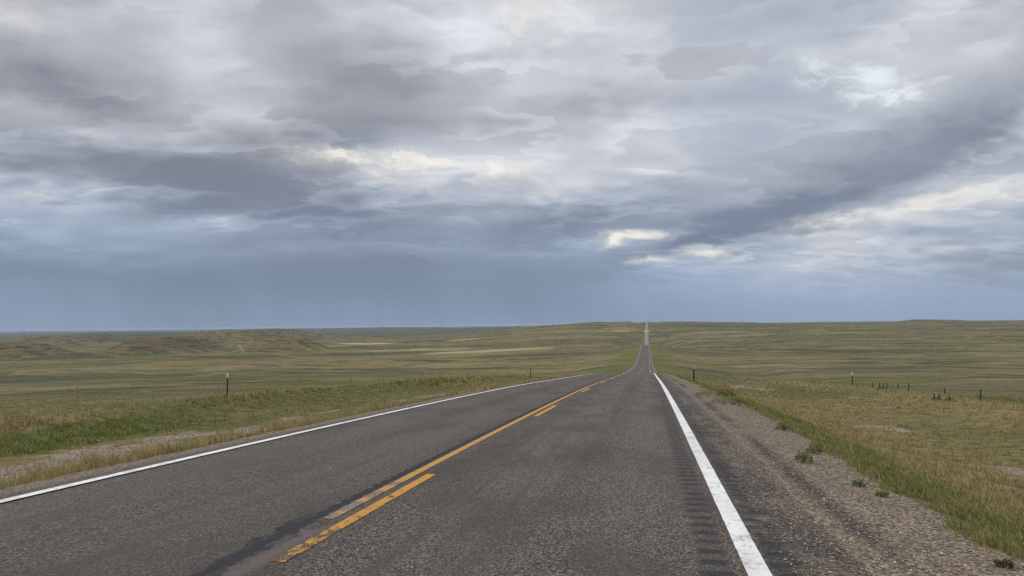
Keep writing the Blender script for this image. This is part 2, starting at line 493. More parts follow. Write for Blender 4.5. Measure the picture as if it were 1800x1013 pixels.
def cover(X, Y):
    """what grows where: dry 0..1, bare soil, gravel, lushness, grass height (m), grass density"""
    n1 = fbm(X / 1.9, Y / 2.6, 3, 41); n2 = fbm(X / 7, Y / 11, 3, 43); n3 = fbm(X / 35, Y / 45, 3, 47); n4 = fbm(X / 260, Y / 260, 4, 49)
    rho = np.hypot(X, Y)
    u = -6.6 - X; v = X - 0.72
    dry = 0.52 + 0.30 * n2 + 0.30 * n3 + 0.35 * n4
    bare = np.zeros_like(X); gravel = np.zeros_like(X); lush = np.zeros_like(X)
    h = 0.085 + 0.05 * n2; den = 0.70 + 0.6 * n1
    left = u > -3; right = ~left
    far_near = 1 - sstep(Y, 130, 260)
    def band(t, a, b, s): return sstep(t, a - s, a + s) * (1 - sstep(t, b - s, b + s))
    # left side
    um = u + 0.35 * n1 + 0.25 * n2
    g = band(um, -1, 1.25, .22) * left
    gravel = np.maximum(gravel, g)
    tuft = band(um, 1.35, 3.9, .35) * left * far_near
    h = h + tuft * (0.075 + 0.14 * n1); den = den + tuft * (-0.12 + 1.1 * n1); dry = dry + tuft * (0.12 + 0.5 * n1)
    ditch = band(um, 4.0, 8.3, .6) * left * far_near
    h = h * (1 - 0.35 * ditch); dry = dry - ditch * 0.02; den = den - ditch * 0.02 + ditch * n1 * 0.7
    trk = band(u + 0.5 * n2, 5.9, 7.5, .5) * left * far_near
    near_bare = band(u + 1.0 * n1, 3.9, 8.2, .6) * left * (1 - sstep(Y, 20, 30))
    bb = sstep(np.maximum(trk * (0.74 + 0.9 * n2 + .7 * n1), near_bare * (0.74 + 1.0 * n1)), 0.45, 0.85)
    bare = np.maximum(bare, bb)
    dk = band(u + 0.4 * n1, 8.5, 10.6, .4) * left * (1 - sstep(Y, 22, 27))
    lush = np.maximum(lush, dk); bare = bare * (1 - dk); h = h + dk * .08; den = den + dk * .6; dry = dry - 0.6 * dk
    bank = band(u + 0.9 * n1 + 0.8 * n2, 10.7, 14.0, .7) * left * far_near
    ltall = 1 - sstep(Y, 27, 36)
    h = h + bank * (0.09 + 0.16 * n1 + 0.16 * n2); den = den + bank * (0.15 + 0.7 * n2)
    dry = dry + bank * (0.42 * (1 - sstep(Y, 20, 26)) - 0.18 * sstep(Y, 24, 32))
    # right side
    vm = X + 0.46 * n1 + 0.25 * n2
    gravel = np.maximum(gravel, band(vm, -2, 2.75, .18) * right)
    gs = band(vm, 2.75, 4.9, .5) * right * far_near
    lush = np.maximum(lush, gs * (0.7 + 0.7 * n2 + .3 * n1)); h = h + gs * (0.005 + .06 * n1); den = den + gs * 0.35; dry = dry - gs * (0.30 + 0.3 * n1)
    yl = band(vm, 4.9, 8.2, .6) * right * far_near
    dry = dry + yl * 0.18; h = h + yl * 0.03
    e1 = ((X - 8.0 - .06 * (Y - 27)) / 1.1) ** 2 + ((Y - 28) / 7) ** 2
    e2 = ((X - 9.5) / 2.2) ** 2 + ((Y - 76) / 13) ** 2
    e3 = ((X - 8.6) / 1.5) ** 2 + ((Y - 17.5) / 3.5) ** 2
    pt = sstep(1.05 - np.minimum(np.minimum(e1, e2), e3 * 1.15) + 1.3 * n1 + .8 * n2, 0.35, 1.25) * right * far_near
    bare = np.maximum(bare, pt * 0.9)
    crest = band(X + n2 * 2, 15, 22, 2) * right * far_near
    dry = dry + crest * 0.42; h = h + crest * 0.06
    beh = band(X + n2 * 3, 25, 62, 4) * right * (1 - sstep(Y, 95, 150))
    lush = np.maximum(lush, beh * 0.7); dry = dry - beh * 0.45
    # embankment strip of the far road
    row = (1 - sstep(np.abs(X + 3) + 7 * n3 + 3 * n2, 15, 24)) * sstep(Y, 120, 170) * (1 - sstep(Y, 1050, 1600))
    lush = np.maximum(lush, row * (1.0 + 0.3 * n3)); dry = dry - row * (0.25 - 0.9 * np.maximum(n3, 0) * (1 - sstep(Y, 230, 330)))
    # random bare scabs in the near prairie
    sc = sstep(fbm(X / 5, Y / 7, 4, 77), 0.42, 0.62) * (1 - sstep(rho, 150, 300)) * sstep(np.abs(X + 3), 8, 12)
    bare = np.maximum(bare, sc * 0.7)
    gravel = np.where(Y > 400, gravel * 0.9, gravel)
    bare = bare * (1 - gravel); den = np.clip(den * (1 - bare * 0.93) * (1 - gravel * 1.08), 0, 2.2)
    # relief decides the far colours: dry on the rises, green in the hollows
    fz = fbm(X / 310, Y / 310, 6, 11, 0.5)
    azd = np.degrees(np.arctan2(X + 3, np.maximum(Y, 1e-3)))
    far = sstep(rho, 3500, 5000) * (1 - sstep(azd, -6, 0) * 0.4)
    f = sstep(rho, 80, 400)
    dry = dry + f * (0.60 * fz - 0.02) + 0.22 * sstep(rho, 200, 500) * (1 - sstep(rho, 2200, 3200)) * sstep(azd, -30, -18) * (1 - sstep(azd, -3, 4))
    hs = hill_sum(X, Y)
    scarp = sstep(hs, 1.5, 9) * sstep(rho, 700, 1000)
    return dict(dry=np.clip(dry, 0, 1), bare=np.clip(bare, 0, 1), gravel=np.clip(gravel, 0, 1), lush=np.clip(lush, 0, 1),
                h=np.clip(h, 0.04, 0.9), den=den, hill=scarp * (1 - far), far=far, pale=pale_and_sunlit_fields(X, Y))


PALE = [  # pale fields, plus far streaks of sunlight painted into the ground colour
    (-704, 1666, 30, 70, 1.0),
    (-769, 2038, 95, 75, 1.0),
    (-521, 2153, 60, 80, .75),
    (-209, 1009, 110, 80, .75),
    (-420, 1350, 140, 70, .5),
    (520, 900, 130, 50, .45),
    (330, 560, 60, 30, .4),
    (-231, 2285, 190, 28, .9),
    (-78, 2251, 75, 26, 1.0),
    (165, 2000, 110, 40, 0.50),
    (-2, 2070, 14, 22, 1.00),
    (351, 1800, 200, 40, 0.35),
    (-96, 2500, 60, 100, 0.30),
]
def pale_and_sunlit_fields(X, Y):
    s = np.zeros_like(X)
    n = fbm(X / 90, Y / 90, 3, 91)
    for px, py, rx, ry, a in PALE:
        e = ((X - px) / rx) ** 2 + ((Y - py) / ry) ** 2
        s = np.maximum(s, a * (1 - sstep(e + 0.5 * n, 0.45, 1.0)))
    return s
#T<<


# ------------------------------------------------------------------ helpers
def mesh_np(name, verts, quads=None, tris=None, mats=(), smooth=True, parent=None, attrs=None, uvs=None):
    me = bpy.data.meshes.new(name)
    verts = np.asarray(verts, np.float32)
    nq = 0 if quads is None else len(quads); nt = 0 if tris is None else len(tris)
    me.vertices.add(len(verts)); me.vertices.foreach_set('co', verts.ravel())
    loops = np.concatenate([np.asarray(a, np.int32).ravel() for a in (quads, tris) if a is not None and len(a)])
    me.loops.add(len(loops)); me.loops.foreach_set('vertex_index', loops)
    tot = np.concatenate([np.full(nq, 4, np.int32), np.full(nt, 3, np.int32)])
    st = np.concatenate([[0], np.cumsum(tot)[:-1]]).astype(np.int32)
    me.polygons.add(nq + nt)
    me.polygons.foreach_set('loop_start', st)
    me.polygons.foreach_set('loop_total', tot)
    me.polygons.foreach_set('use_smooth', np.full(nq + nt, smooth))
    for k, (typ, arr) in (attrs or {}).items():
        a = me.attributes.new(k, typ, 'POINT')
        a.data.foreach_set('value' if typ == 'FLOAT' else 'color', np.asarray(arr, np.float32).ravel())
    me.update(calc_edges=True)
    for m in mats: me.materials.append(m)
    o = bpy.data.objects.new(name, me)
    COL.objects.link(o)
    if parent: o.parent = parent
    return o


def grid_quads(ny, nx):
    i = np.arange((ny - 1) * nx).reshape(ny - 1, nx)[:, :-1].ravel()
    return np.stack([i, i + 1, i + nx + 1, i + nx], 1)


def new_mat(name):
    m = bpy.data.materials.new(name)
    m.use_nodes = True
    return m, NT(m.node_tree)


def finish(t, col, rough=0.9, bump=None, bstr=0.3, bdist=0.02, spec=0.25, transl=None):
    b = t.nt.nodes.new('ShaderNodeBsdfPrincipled')
    put(t.nt, b.inputs['Base Color'], col)
    put(t.nt, b.inputs['Roughness'], rough)
    b.inputs['Specular IOR Level'].default_value = spec
    if bump is not None:
        n = t.nt.nodes.new('ShaderNodeBump')
        n.inputs['Strength'].default_value = bstr
        n.inputs['Distance'].default_value = bdist
        put(t.nt, n.inputs['Height'], bump)
        t.nt.links.new(n.outputs[0], b.inputs['Normal'])
    o = t.nt.nodes.new('ShaderNodeOutputMaterial')
    if transl is not None:
        tr = t.nt.nodes.new('ShaderNodeBsdfTranslucent')
        put(t.nt, tr.inputs[0], col)
        mx = t.nt.nodes.new('ShaderNodeMixShader')
        mx.inputs[0].default_value = transl
        t.nt.links.new(b.outputs[0], mx.inputs[1]); t.nt.links.new(tr.outputs[0], mx.inputs[2])
        t.nt.links.new(mx.outputs[0], o.inputs[0])
    else:
        t.nt.links.new(b.outputs[0], o.inputs[0])


def tag(o, label=None, cat=None, group=None, kind=None):
    if label: o['label'] = label
    if cat: o['category'] = cat
    if group: o['group'] = group
    if kind: o['kind'] = kind
    return o


def empty(name, loc, rz=0.0, rot=None):
    o = bpy.data.objects.new(name, None)
    o.empty_display_size = 0.2
    COL.objects.link(o)
    o.location = loc
    o.rotation_euler = rot if rot else (0, 0, rz)
    return o


def gz(x, y): return float(ground_z(np.array([float(x)]), np.array([float(y)]))[0])


def paint(name, col, rough=0.6, var=0.25, scale=30.0):
    m, t = new_mat(name)
    co = t.node('ShaderNodeTexCoord', 3)
    n = t.noise(co, scale, 5.0, 0.6)
    c = t.mix(n.step(0.35, 0.75), col, tuple(v * (1 - var) for v in col))
    finish(t, c, rough, n, 0.15, 0.01)
    return m


# ------------------------------------------------------------------ materials of the ground
TAR_COL = (0.030, 0.031, 0.034)


def tar_masks(t, x, y, co):
    """oil and tar stains along the road, shared by pavement and shoulder (they cross the edge)"""
    n = t.noise(t.vm('MULTIPLY', co, (1.0, 0.35, 1.0)), 1.5, 5.0, 0.6)
    nf = t.noise(co, 14.0, 4.0, 0.65)
    e = (n - 0.5) * 0.5 + (nf - 0.5) * 0.25
    def band(c, hw, soft, amt=1.0):
        return ((x + e * amt - c).abs()).step(hw + soft, hw - soft)
    stripe = band(1.76, 0.11, 0.10, 0.40) * t.noise(t.vec(0.0, y, 7.0), 0.16, 3.0, 0.6).step(0.40, 0.56)
    outer = band(1.13, 0.25, 0.12, 1.3) * t.noise(t.vm('MULTIPLY', co, (2.2, 0.7, 1.0)), 1.0, 5.0, 0.65).step(0.44, 0.54, 0.25, 1.0)
    return (stripe * 0.9).mx(outer * 0.9) * nf.step(0.36, 0.50, 0.10, 1.0)


def mat_gravel_color(t, co, scale=1.0):
    v = t.nt.nodes.new('ShaderNodeTexVoronoi')
    v.feature = 'F1'
    put(t.nt, v.inputs['Vector'], co)
    v.inputs['Scale'].default_value = 36.0 * scale
    vc = S(t.nt, v.outputs['Color']); vd = S(t.nt, v.outputs['Distance'])
    r, g, b = t.xyz(vc)
    n = t.noise(co, 2.2, 5.0, 0.6)
    nn = t.noise(co, 26.0, 4.0, 0.7)
    c = t.mix(r.step(0.1, 0.9, smooth=False), (0.068, 0.052, 0.037), (0.350, 0.272, 0.192))
    c = t.mix(g.step(0.80, 0.95), c, (0.40, 0.34, 0.285))
    c = t.mix(vd.step(0.45, 0.85), c, (0.052, 0.042, 0.035))
    c = t.mix(nn.step(0.42, 0.62) * 0.38, c, (0.190, 0.154, 0.119))
    c = t.mix(n.step(0.45, 0.75) * 0.5, c, (0.130, 0.103, 0.083))
    return c, (vd * -0.7 + nn * 0.8), r


def ground_material():
    m, t = new_mat("prairie_ground")
    co = t.node('ShaderNodeTexCoord', 3)
    x, y, z = t.xyz(co)
    at = t.nt.nodes.new('ShaderNodeAttribute'); at.attribute_name = 'cover'
    dry, bare, grav = t.xyz(S(t.nt, at.outputs['Color']))
    lush = S(t.nt, at.outputs['Alpha'])
    at2 = t.nt.nodes.new('ShaderNodeAttribute'); at2.attribute_name = 'land'
    hill, pale, dist = t.xyz(S(t.nt, at2.outputs['Color']))
    farl = S(t.nt, at2.outputs['Alpha'])
    flat = t.vec(x, y, 0.0)
    nL = t.noise(flat, 0.0045, 6.0, 0.62, 0.6)
    nM = t.noise(flat, 0.028, 5.0, 0.62, 0.4)
    nS = t.noise(flat, 0.42, 5.0, 0.62)
    nF = t.noise(flat, 5.5, 6.0, 0.7)
    d = dry + (nM - 0.5) * 1.3 + (nS - 0.5) * 0.9 + (nL - 0.5) * 1.7
    green = t.mix(nM.step(0.35, 0.7), (0.090, 0.095, 0.026), (0.122, 0.117, 0.038))
    tan = t.mix(nS.step(0.3, 0.7), (0.228, 0.180, 0.078), (0.168, 0.137, 0.058))
    c = t.mix(d.step(0.25, 0.90), green, tan)
    c = t.mix(lush * nS.step(0.25, 0.6, 0.55, 1.0) * 0.85, c, t.mix(dist, (0.085, 0.108, 0.024), t.mix(nM.step(0.42, 0.62), (0.098, 0.108, 0.028), (0.150, 0.138, 0.040))))
    # sage green and brown streaks in the distance, draws and gullies as dark threads
    warp = t.vm('MULTIPLY', t.vm('ADD', flat, t.scale_col(t.noise(flat, 0.006, 4.0, 0.6, out=1), 90.0)), (0.42, 1.0, 1.0))
    dist0 = dist
    dist = dist * (1.0 - lush * 0.85)
    c = t.mix(dist * t.noise(warp, 0.0060, 5.0, 0.62).step(0.49, 0.58) * 0.85, c, (0.066, 0.071, 0.036))
    c = t.mix(dist * t.noise(warp, 0.010, 5.0, 0.66).step(0.52, 0.63) * 0.80, c, (0.205, 0.162, 0.076))
    c = t.mix(dist * t.noise(warp, 0.021, 5.0, 0.62).step(0.56, 0.63) * 0.85, c, (0.040, 0.044, 0.022))
    c = t.mix(dist * t.noise(warp, 0.0034, 4.0, 0.6).step(0.52, 0.66) * 0.6, c, (0.165, 0.128, 0.085))
    draw = (t.noise(warp, 0.0075, 4.0, 0.55) - 0.5).abs().step(0.022, 0.004)
    c = t.mix(dist * draw * 0.7, c, (0.040, 0.045, 0.022))
    rid = (t.noise(warp, 0.0058, 4.0, 0.55) - 0.53).abs().step(0.016, 0.003)
    c = t.mix(dist * rid * 0.55, c, (0.270, 0.215, 0.120))
    fl = t.noise(flat, 0.10, 6.0, 0.72)
    c = t.mix(dist * fl.step(0.51, 0.60) * 0.45, c, (0.045, 0.046, 0.022))
    c = t.mix(dist * fl.step(0.46, 0.38) * 0.35, c, (0.215, 0.172, 0.085))
    c = t.mix(hill.step(0.05, 0.8) * 0.80, c, t.mix(nL.step(0.4, 0.6), (0.108, 0.088, 0.045), (0.165, 0.132, 0.070)))
    c = t.mix(hill * t.noise(t.vm('MULTIPLY', co, (1.0, 1.0, 9.0)), 0.03, 5.0, 0.6).step(0.50, 0.58) * 0.85, c, (0.055, 0.042, 0.028))
    c = t.mix(farl * 0.85, c, t.mix(nL.step(0.42, 0.60), (0.050, 0.062, 0.036), (0.095, 0.092, 0.050)))
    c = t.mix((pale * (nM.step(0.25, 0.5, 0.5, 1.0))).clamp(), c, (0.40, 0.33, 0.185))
    # clumps of thatch and dark sedge
    nT = t.noise(flat, 1.7, 5.0, 0.66)
    near_ = 1.0 - dist0
    c = t.mix(nT.step(0.48, 0.62) * near_ * 0.70, c, (0.046, 0.043, 0.018))
    c = t.mix(nT.step(0.46, 0.33) * near_ * 0.60, c, (0.245, 0.200, 0.100))
    c = t.mix(nF.step(0.50, 0.68) * (0.5 - dist * 0.25), c, (0.060, 0.055, 0.024))
    c = t.mix(nF.step(0.47, 0.30) * 0.34, c, (0.255, 0.215, 0.110))
    # soil
    soil = t.mix(nS.step(0.35, 0.65), (0.30, 0.245, 0.185), (0.235, 0.185, 0.135))
    soil = t.mix(nF.step(0.42, 0.60) * 0.65, soil, (0.145, 0.115, 0.082))
    soil = t.mix(nT.step(0.50, 0.62) * 0.75, soil, (0.098, 0.086, 0.050))
    soil = t.mix(t.noise(co, 19.0, 4.0, 0.7).step(0.52, 0.66) * 0.6, soil, (0.36, 0.31, 0.25))
    c = t.mix((bare + ((nF - 0.5) * 0.9 + (nT - 0.5) * 1.1) * bare.step(0.0, 0.4)).step(0.35, 0.62), c, soil)
    gc, gb, gr = mat_gravel_color(t, co)
    gm = (grav + (nF - 0.5) * 0.5 + (nS - 0.5) * 0.3).step(0.38, 0.60)
    tar = tar_masks(t, x, y, co)
    gc = t.mix(tar * 0.88, gc, TAR_COL)
    c = t.mix(gm, c, gc)
    finish(t, c, 0.95, nF * 0.8 + gb * gm * 0.5, 0.55, 0.035, spec=0.12)
    return m


def road_material():
    m, t = new_mat("chip_seal_asphalt")
    co = t.node('ShaderNodeTexCoord', 3)
    x, y, z = t.xyz(co)
    v = t.nt.nodes.new('ShaderNodeTexVoronoi')
    put(t.nt, v.inputs['Vector'], co)
    v.inputs['Scale'].default_value = 66.0
    r, g, b = t.xyz(S(t.nt, v.outputs['Color']))
    vd = S(t.nt, v.outputs['Distance'])
    nn = t.noise(co, 34.0, 4.0, 0.7)
    c = t.mix(r.step(0.15, 0.95, smooth=False), (0.030, 0.025, 0.021), (0.220, 0.180, 0.143))
    c = t.mix(g.step(0.86, 0.97) * 0.8, c, (0.38, 0.32, 0.26))
    c = t.mix(vd.step(0.45, 0.85) * 0.85, c, (0.032, 0.030, 0.029))
    c = t.mix(nn.step(0.50, 0.66) * 0.6, c, (0.050, 0.045, 0.043))
    # long streaks along the lanes, wheel paths, blotches
    st = t.noise(t.vm('MULTIPLY', co, (3.2, 0.12, 1.0)), 1.0, 5.0, 0.62)
    bl = t.noise(t.vm('MULTIPLY', co, (1.0, 0.45, 1.0)), 0.75, 5.0, 0.6)
    wp = None
    for cx, hw in ((-1.55, 0.45), (-0.15, 0.30), (-5.65, 0.4), (-4.0, 0.45)):
        k = ((x + (bl - 0.5) * 0.5 - cx).abs()).step(hw + 0.35, hw - 0.25)
        wp = k if wp is None else wp.mx(k)
    c = t.mix(wp * st.step(0.35, 0.65, 0.25, 1.0) * y.step(6.0, 16.0, 0.12, 0.34), c, (0.225, 0.190, 0.155))
    c = t.mix(st.step(0.48, 0.66) * 0.45, c, (0.060, 0.051, 0.045))
    c = t.mix(bl.step(0.46, 0.62) * 0.55, c, (0.062, 0.053, 0.047))
    ck = t.nt.nodes.new('ShaderNodeTexVoronoi')
    ck.feature = 'DISTANCE_TO_EDGE'
    ck.voronoi_dimensions = '2D'
    put(t.nt, ck.inputs['Vector'], t.vm('ADD', t.vm('MULTIPLY', co, (0.22, 0.10, 1.0)), t.scale_col(t.noise(co, 1.2, 5.0, 0.65, out=1), 0.16)))
    ck.inputs['Scale'].default_value = 1.0
    crack = S(t.nt, ck.outputs[0]).step(0.0045, 0.0012) * t.noise(co, 0.16, 3.0, 0.5).step(0.50, 0.60)
    c = t.mix(crack * 0.75, c, (0.022, 0.021, 0.021))
    # left lane: older, greyer
    c = t.mix(x.step(-2.7, -3.4) * 0.25, c, (0.082, 0.075, 0.068))
    # centre line: milled strip with tar, frayed on its left edge
    nf = t.noise(co, 5.0, 5.0, 0.7)
    nt_ = t.noise(t.vec(x, y, 0.0), 1.4, 4.0, 0.65)
    tooth = (y * 20.94).sin() * 0.5 + 0.5
    line = ((x + 3.035 + (nf - 0.5) * 0.06 + tooth * 0.03).abs()).step(0.080, 0.045) * y.step(60.0, 110.0, 0.95, 0.3)
    pn = t.noise(t.vm('MULTIPLY', co, (1.0, 0.42, 1.0)), 2.3, 6.0, 0.66)
    patch = ((x + 3.06 + (pn - 0.5) * 0.8 + (nf - 0.5) * 0.25).abs()).step(0.15, 0.11) * y.step(7.6, 6.2) * pn.step(0.40, 0.50, 0.4, 1.0)
    grey = ((x + 2.90).abs()).step(0.18, 0.10) * y.step(9.5, 7.0) * pn.step(0.58, 0.48)
    c = t.mix(grey * 0.6, c, (0.150, 0.130, 0.115))
    cen = line.mx(patch * 0.95)
    c = t.mix(cen, c, TAR_COL)
    # rumble strip on both sides of the edge line
    groove = (y * 20.94 + (nt_ - 0.5) * 1.5 + (nf - 0.5) * 1.2).sin().step(0.05, 0.60)
    inn = ((x - 0.45 + (nf - 0.5) * 0.10).abs()).step(0.15, 0.06)
    out = ((x - 0.93 + (nf - 0.5) * 0.12).abs()).step(0.12, 0.05)
    rum = inn.mx(out) * y.step(24.0, 14.0, 0.15, 1.0) * nt_.step(0.34, 0.50, 0.5, 1.0)
    c = t.mix(rum * 0.45, c, (0.062, 0.056, 0.054))
    c = t.mix(rum * groove * 0.82, c, (0.030, 0.029, 0.030))
    tar = tar_masks(t, x, y, co)
    c = t.mix(tar * 0.9, c, TAR_COL)
    # the far stretch is an older, paler surface
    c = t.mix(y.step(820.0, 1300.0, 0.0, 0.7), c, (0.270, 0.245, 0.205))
    # gravel thrown over the outer edge
    gc, gb, gr = mat_gravel_color(t, co)
    gm = (x + (nf - 0.5) * 0.9 + (nt_ - 0.5) * 0.6).step(0.86, 1.16) * nn.step(0.3, 0.55, 0.6, 1.0) * (1.0 - tar * 0.8)
    c = t.mix(gm, c, gc)
    gl = (x + (nf - 0.5) * 0.4).step(-6.82, -7.05)
    c = t.mix(gl * 0.8, c, gc)
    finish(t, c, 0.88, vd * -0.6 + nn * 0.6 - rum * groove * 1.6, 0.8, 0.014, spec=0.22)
    return m


def line_material(name, col, wear):
    m, t = new_mat(name)
    co = t.node('ShaderNodeTexCoord', 3)
    x, y, z = t.xyz(co)
    vo = t.nt.nodes.new('ShaderNodeTexVoronoi')
    put(t.nt, vo.inputs['Vector'], co)
    vo.inputs['Scale'].default_value = 66.0
    gr_, _, _ = t.xyz(S(t.nt, vo.outputs['Color']))
    chip = t.mix(gr_.step(0.1, 0.9, smooth=False), (0.040, 0.034, 0.030), (0.220, 0.185, 0.150))
    nf = t.noise(co, 22.0, 5.0, 0.7)
    nm = t.noise(co, 3.5, 4.0, 0.65)
    c = t.mix(nm.step(0.35, 0.7) * 0.35, col, tuple(v * 0.72 for v in col))
    c = t.mix(nf.step(0.45, 0.62) * 0.16, c, tuple(v * 0.45 for v in col))
    road = chip
    if wear == 'white':
        w = (nf * 0.75 + nm * 0.5).step(0.655, 0.74)
        c = t.mix(w * 0.60, c, road)
        c = t.mix(t.noise(t.vm('MULTIPLY', co, (1.0, 0.25, 1.0)), 2.2, 4.0, 0.6).step(0.45, 0.7) * 0.35, c, (0.46, 0.44, 0.40))
    elif wear == 'solid':
        tooth = (y * 9.4 + nm * 5.0).sin() * 0.13
        w = (nf * 0.5 + nm * 0.6 + tooth * 0.9 + y.step(6.9, 10.5, 0.34, 0.0)).step(0.68, 0.80)
        c = t.mix(w * 0.92, c, t.mix(nf.step(0.40, 0.62) * 0.7, chip, (0.27, 0.235, 0.19)))
    else:
        cr = t.noise(t.vm('MULTIPLY', co, (1.0, 0.55, 1.0)), 12.0, 5.0, 0.72, 0.6)
        w = ((cr * 0.8 + nm * 0.4) + y.step(5.0, 8.5, 0.10, 0.0)).step(0.66, 0.74)
        c = t.mix(w * 0.9, c, t.scale_col(chip, 0.55))
    if wear == 'white':
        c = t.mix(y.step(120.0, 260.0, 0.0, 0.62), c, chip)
    finish(t, c, 0.7, nf, 0.3, 0.006)
    return m


M_GROUND = ground_material()
M_ROAD = road_material()

# ------------------------------------------------------------------ the ground
ys = [-30.0]
while ys[-1] < 44000:
    a = ys[-1]
    ys.append(a + (max(0.13, 0.0095 * a) if a > 0 else max(0.14, 0.03 * -a)))
YS = np.array(ys)
xs = [-3.0]
while xs[-1] < 42000:
    a = xs[-1] + 3
    xs.append(xs[-1] + max(0.14, (a - 22) * 0.0165) if a > 5 else xs[-1] + 0.17)
XR = np.array(xs)
xs = [-3.0]
while xs[-1] > -44000:
    a = -(xs[-1] + 3)
    xs.append(xs[-1] - (max(0.14, (a - 22) * 0.0165) if a > 5 else 0.17))
XS = np.concatenate([np.array(xs)[::-1][:-1], XR])
XX, YY = np.meshgrid(XS, YS)
ZZ = ground_z(XX, YY)
under = (XX > -7.0) & (XX < 1.36)
ZZ = np.where(under, ZZ - 0.09, ZZ)
cv = cover(XX, YY)
rho = np.hypot(XX, YY)
cov = np.stack([cv['dry'], cv['bare'], cv['gravel'], cv['lush']], -1).reshape(-1, 4)
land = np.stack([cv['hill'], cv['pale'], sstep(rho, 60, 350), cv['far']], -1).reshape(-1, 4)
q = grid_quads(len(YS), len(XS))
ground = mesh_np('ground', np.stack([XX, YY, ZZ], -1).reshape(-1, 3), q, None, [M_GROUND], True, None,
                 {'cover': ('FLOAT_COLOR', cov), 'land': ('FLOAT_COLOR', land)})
tag(ground, kind='structure')

# ------------------------------------------------------------------ the road and its markings
RY = YS[(YS > -28) & (YS < 3700)]
rz_ = road_z(RY)
jag = fbm(RY / 1.3, RY * 0 + 5.5, 4, 13) * 0.10
jagl = fbm(RY / 1.7, RY * 0 + 1.5, 4, 14) * 0.05
cols = []
for xc, dz in ((-7.12, -0.12), (-7.06, -0.012), (-5, 0.0), (-3, 0.0), (-1, 0.0), (0.7, 0.0), (1.46, -0.008), (1.52, -0.12)):
    jx = jag if xc > 1 else jagl if xc < -6 else 0 * jag
    cols.append(np.stack([xc + jx, RY, rz_ + dz], -1))
rv = np.stack(cols, 1).reshape(-1, 3)
road = mesh_np('road', rv, grid_quads(len(RY), 8), None, [M_ROAD])
tag(road, kind='structure')


def strip(name, x0, x1, y0, y1, lift, mat):
    yy = np.unique(np.concatenate([[y0, y1], RY[(RY > y0) & (RY < y1)]]))
    z = np.interp(yy, RY, rz_) + lift
    jw = fbm(yy / 0.35, yy * 0 + x0, 3, 19) * 0.006
    v = np.stack([np.stack([x0 + jw, yy, z], -1), np.stack([x1 + jw * .7, yy, z], -1)], 1).reshape(-1, 3)
    return tag(mesh_np(name, v, grid_quads(len(yy), 2), None, [mat]), kind='structure')


M_WHITE = line_material('white_road_paint', (0.80, 0.80, 0.77), 'white')
M_YSOLID = line_material('worn_yellow_paint', (0.50, 0.265, 0.060), 'solid')
M_YDASH = line_material('yellow_road_paint', (0.53, 0.265, 0.042), 'dash')
strip('white_edge_line', 0.635, 0.795, -20, 3500, 0.005, M_WHITE)
strip('white_edge_line', -6.675, -6.535, -20, 3500, 0.005, M_WHITE)
strip('yellow_centre_line', -2.965, -2.850, 6.7, 1500, 0.005, M_YSOLID)
for k in range(26):
    y0 = 5.28 + k * 13.05
    strip('yellow_centre_dash', -2.740, -2.620, y0, y0 + 4.05, 0.005, M_YDASH)

# ------------------------------------------------------------------ dirt track over the hills, sunlit spot painted on the far road
def draped(name, pts, width, lift, mat, step=12.0):
    pts = np.array(pts, float)
    s = np.concatenate([[0], np.cumsum(np.hypot(*np.diff(pts, axis=0).T))])
    t = np.arange(0, s[-1], step)
    X = hermite(t, s, pts[:, 0]); Y = hermite(t, s, pts[:, 1])
    dx, dy = np.gradient(X), np.gradient(Y); n = np.hypot(dx, dy)
    w = width * (0.8 + 0.4 * fbm(t / 60, t * 0 + 3, 2, 8))
    rows = []
    for k in (-1, -.33, .33, 1):
        x = X - dy / n * w / 2 * k; y = Y + dx / n * w / 2 * k
        rows.append(np.stack([x, y, ground_z(x, y) + lift * (1 if abs(k) < 1 else 0.3)], -1))
    return tag(mesh_np(name, np.stack(rows, 1).reshape(-1, 3), grid_quads(len(t), 4), None, [mat]), kind='structure')


M_DIRT = paint('pale_dirt', (0.26, 0.215, 0.13), 0.95, 0.35, 0.2)
draped('dirt_track', [(-250, 800), (-424, 946), (-575, 1116), (-700, 1260), (-800, 1400), (-905, 1500), (-985, 1620)], 3.2, 0.55, M_DIRT)

M_SUNSPOT = paint('painted_sun_spot', (0.46, 0.43, 0.36), 0.9, 0.2, 0.5)  # bright sheet on the road, painting a patch of sunlight
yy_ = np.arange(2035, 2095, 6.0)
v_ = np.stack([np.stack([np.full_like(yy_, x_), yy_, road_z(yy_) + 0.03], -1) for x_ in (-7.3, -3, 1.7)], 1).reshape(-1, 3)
tag(mesh_np('sunlit_road_spot', v_, grid_quads(len(yy_), 3), None, [M_SUNSPOT]), kind='structure')

# ------------------------------------------------------------------ marker posts
M_STEEL = paint('dark_painted_steel', (0.035, 0.030, 0.024), 0.7, 0.4, 40)
M_CAP = paint('white_enamel', (0.80, 0.80, 0.78), 0.5, 0.2, 60)
M_GREYCAP = paint('grey_reflector_plate', (0.45, 0.45, 0.46), 0.45, 0.2, 60)
M_WOOD = paint('weathered_wood', (0.075, 0.060, 0.045), 0.9, 0.5, 25)
M_PALEWOOD = paint('bleached_wood', (0.30, 0.255, 0.185), 0.9, 0.4, 25)
M_WIRE = paint('rusty_wire', (0.075, 0.060, 0.050), 0.6, 0.4, 60)


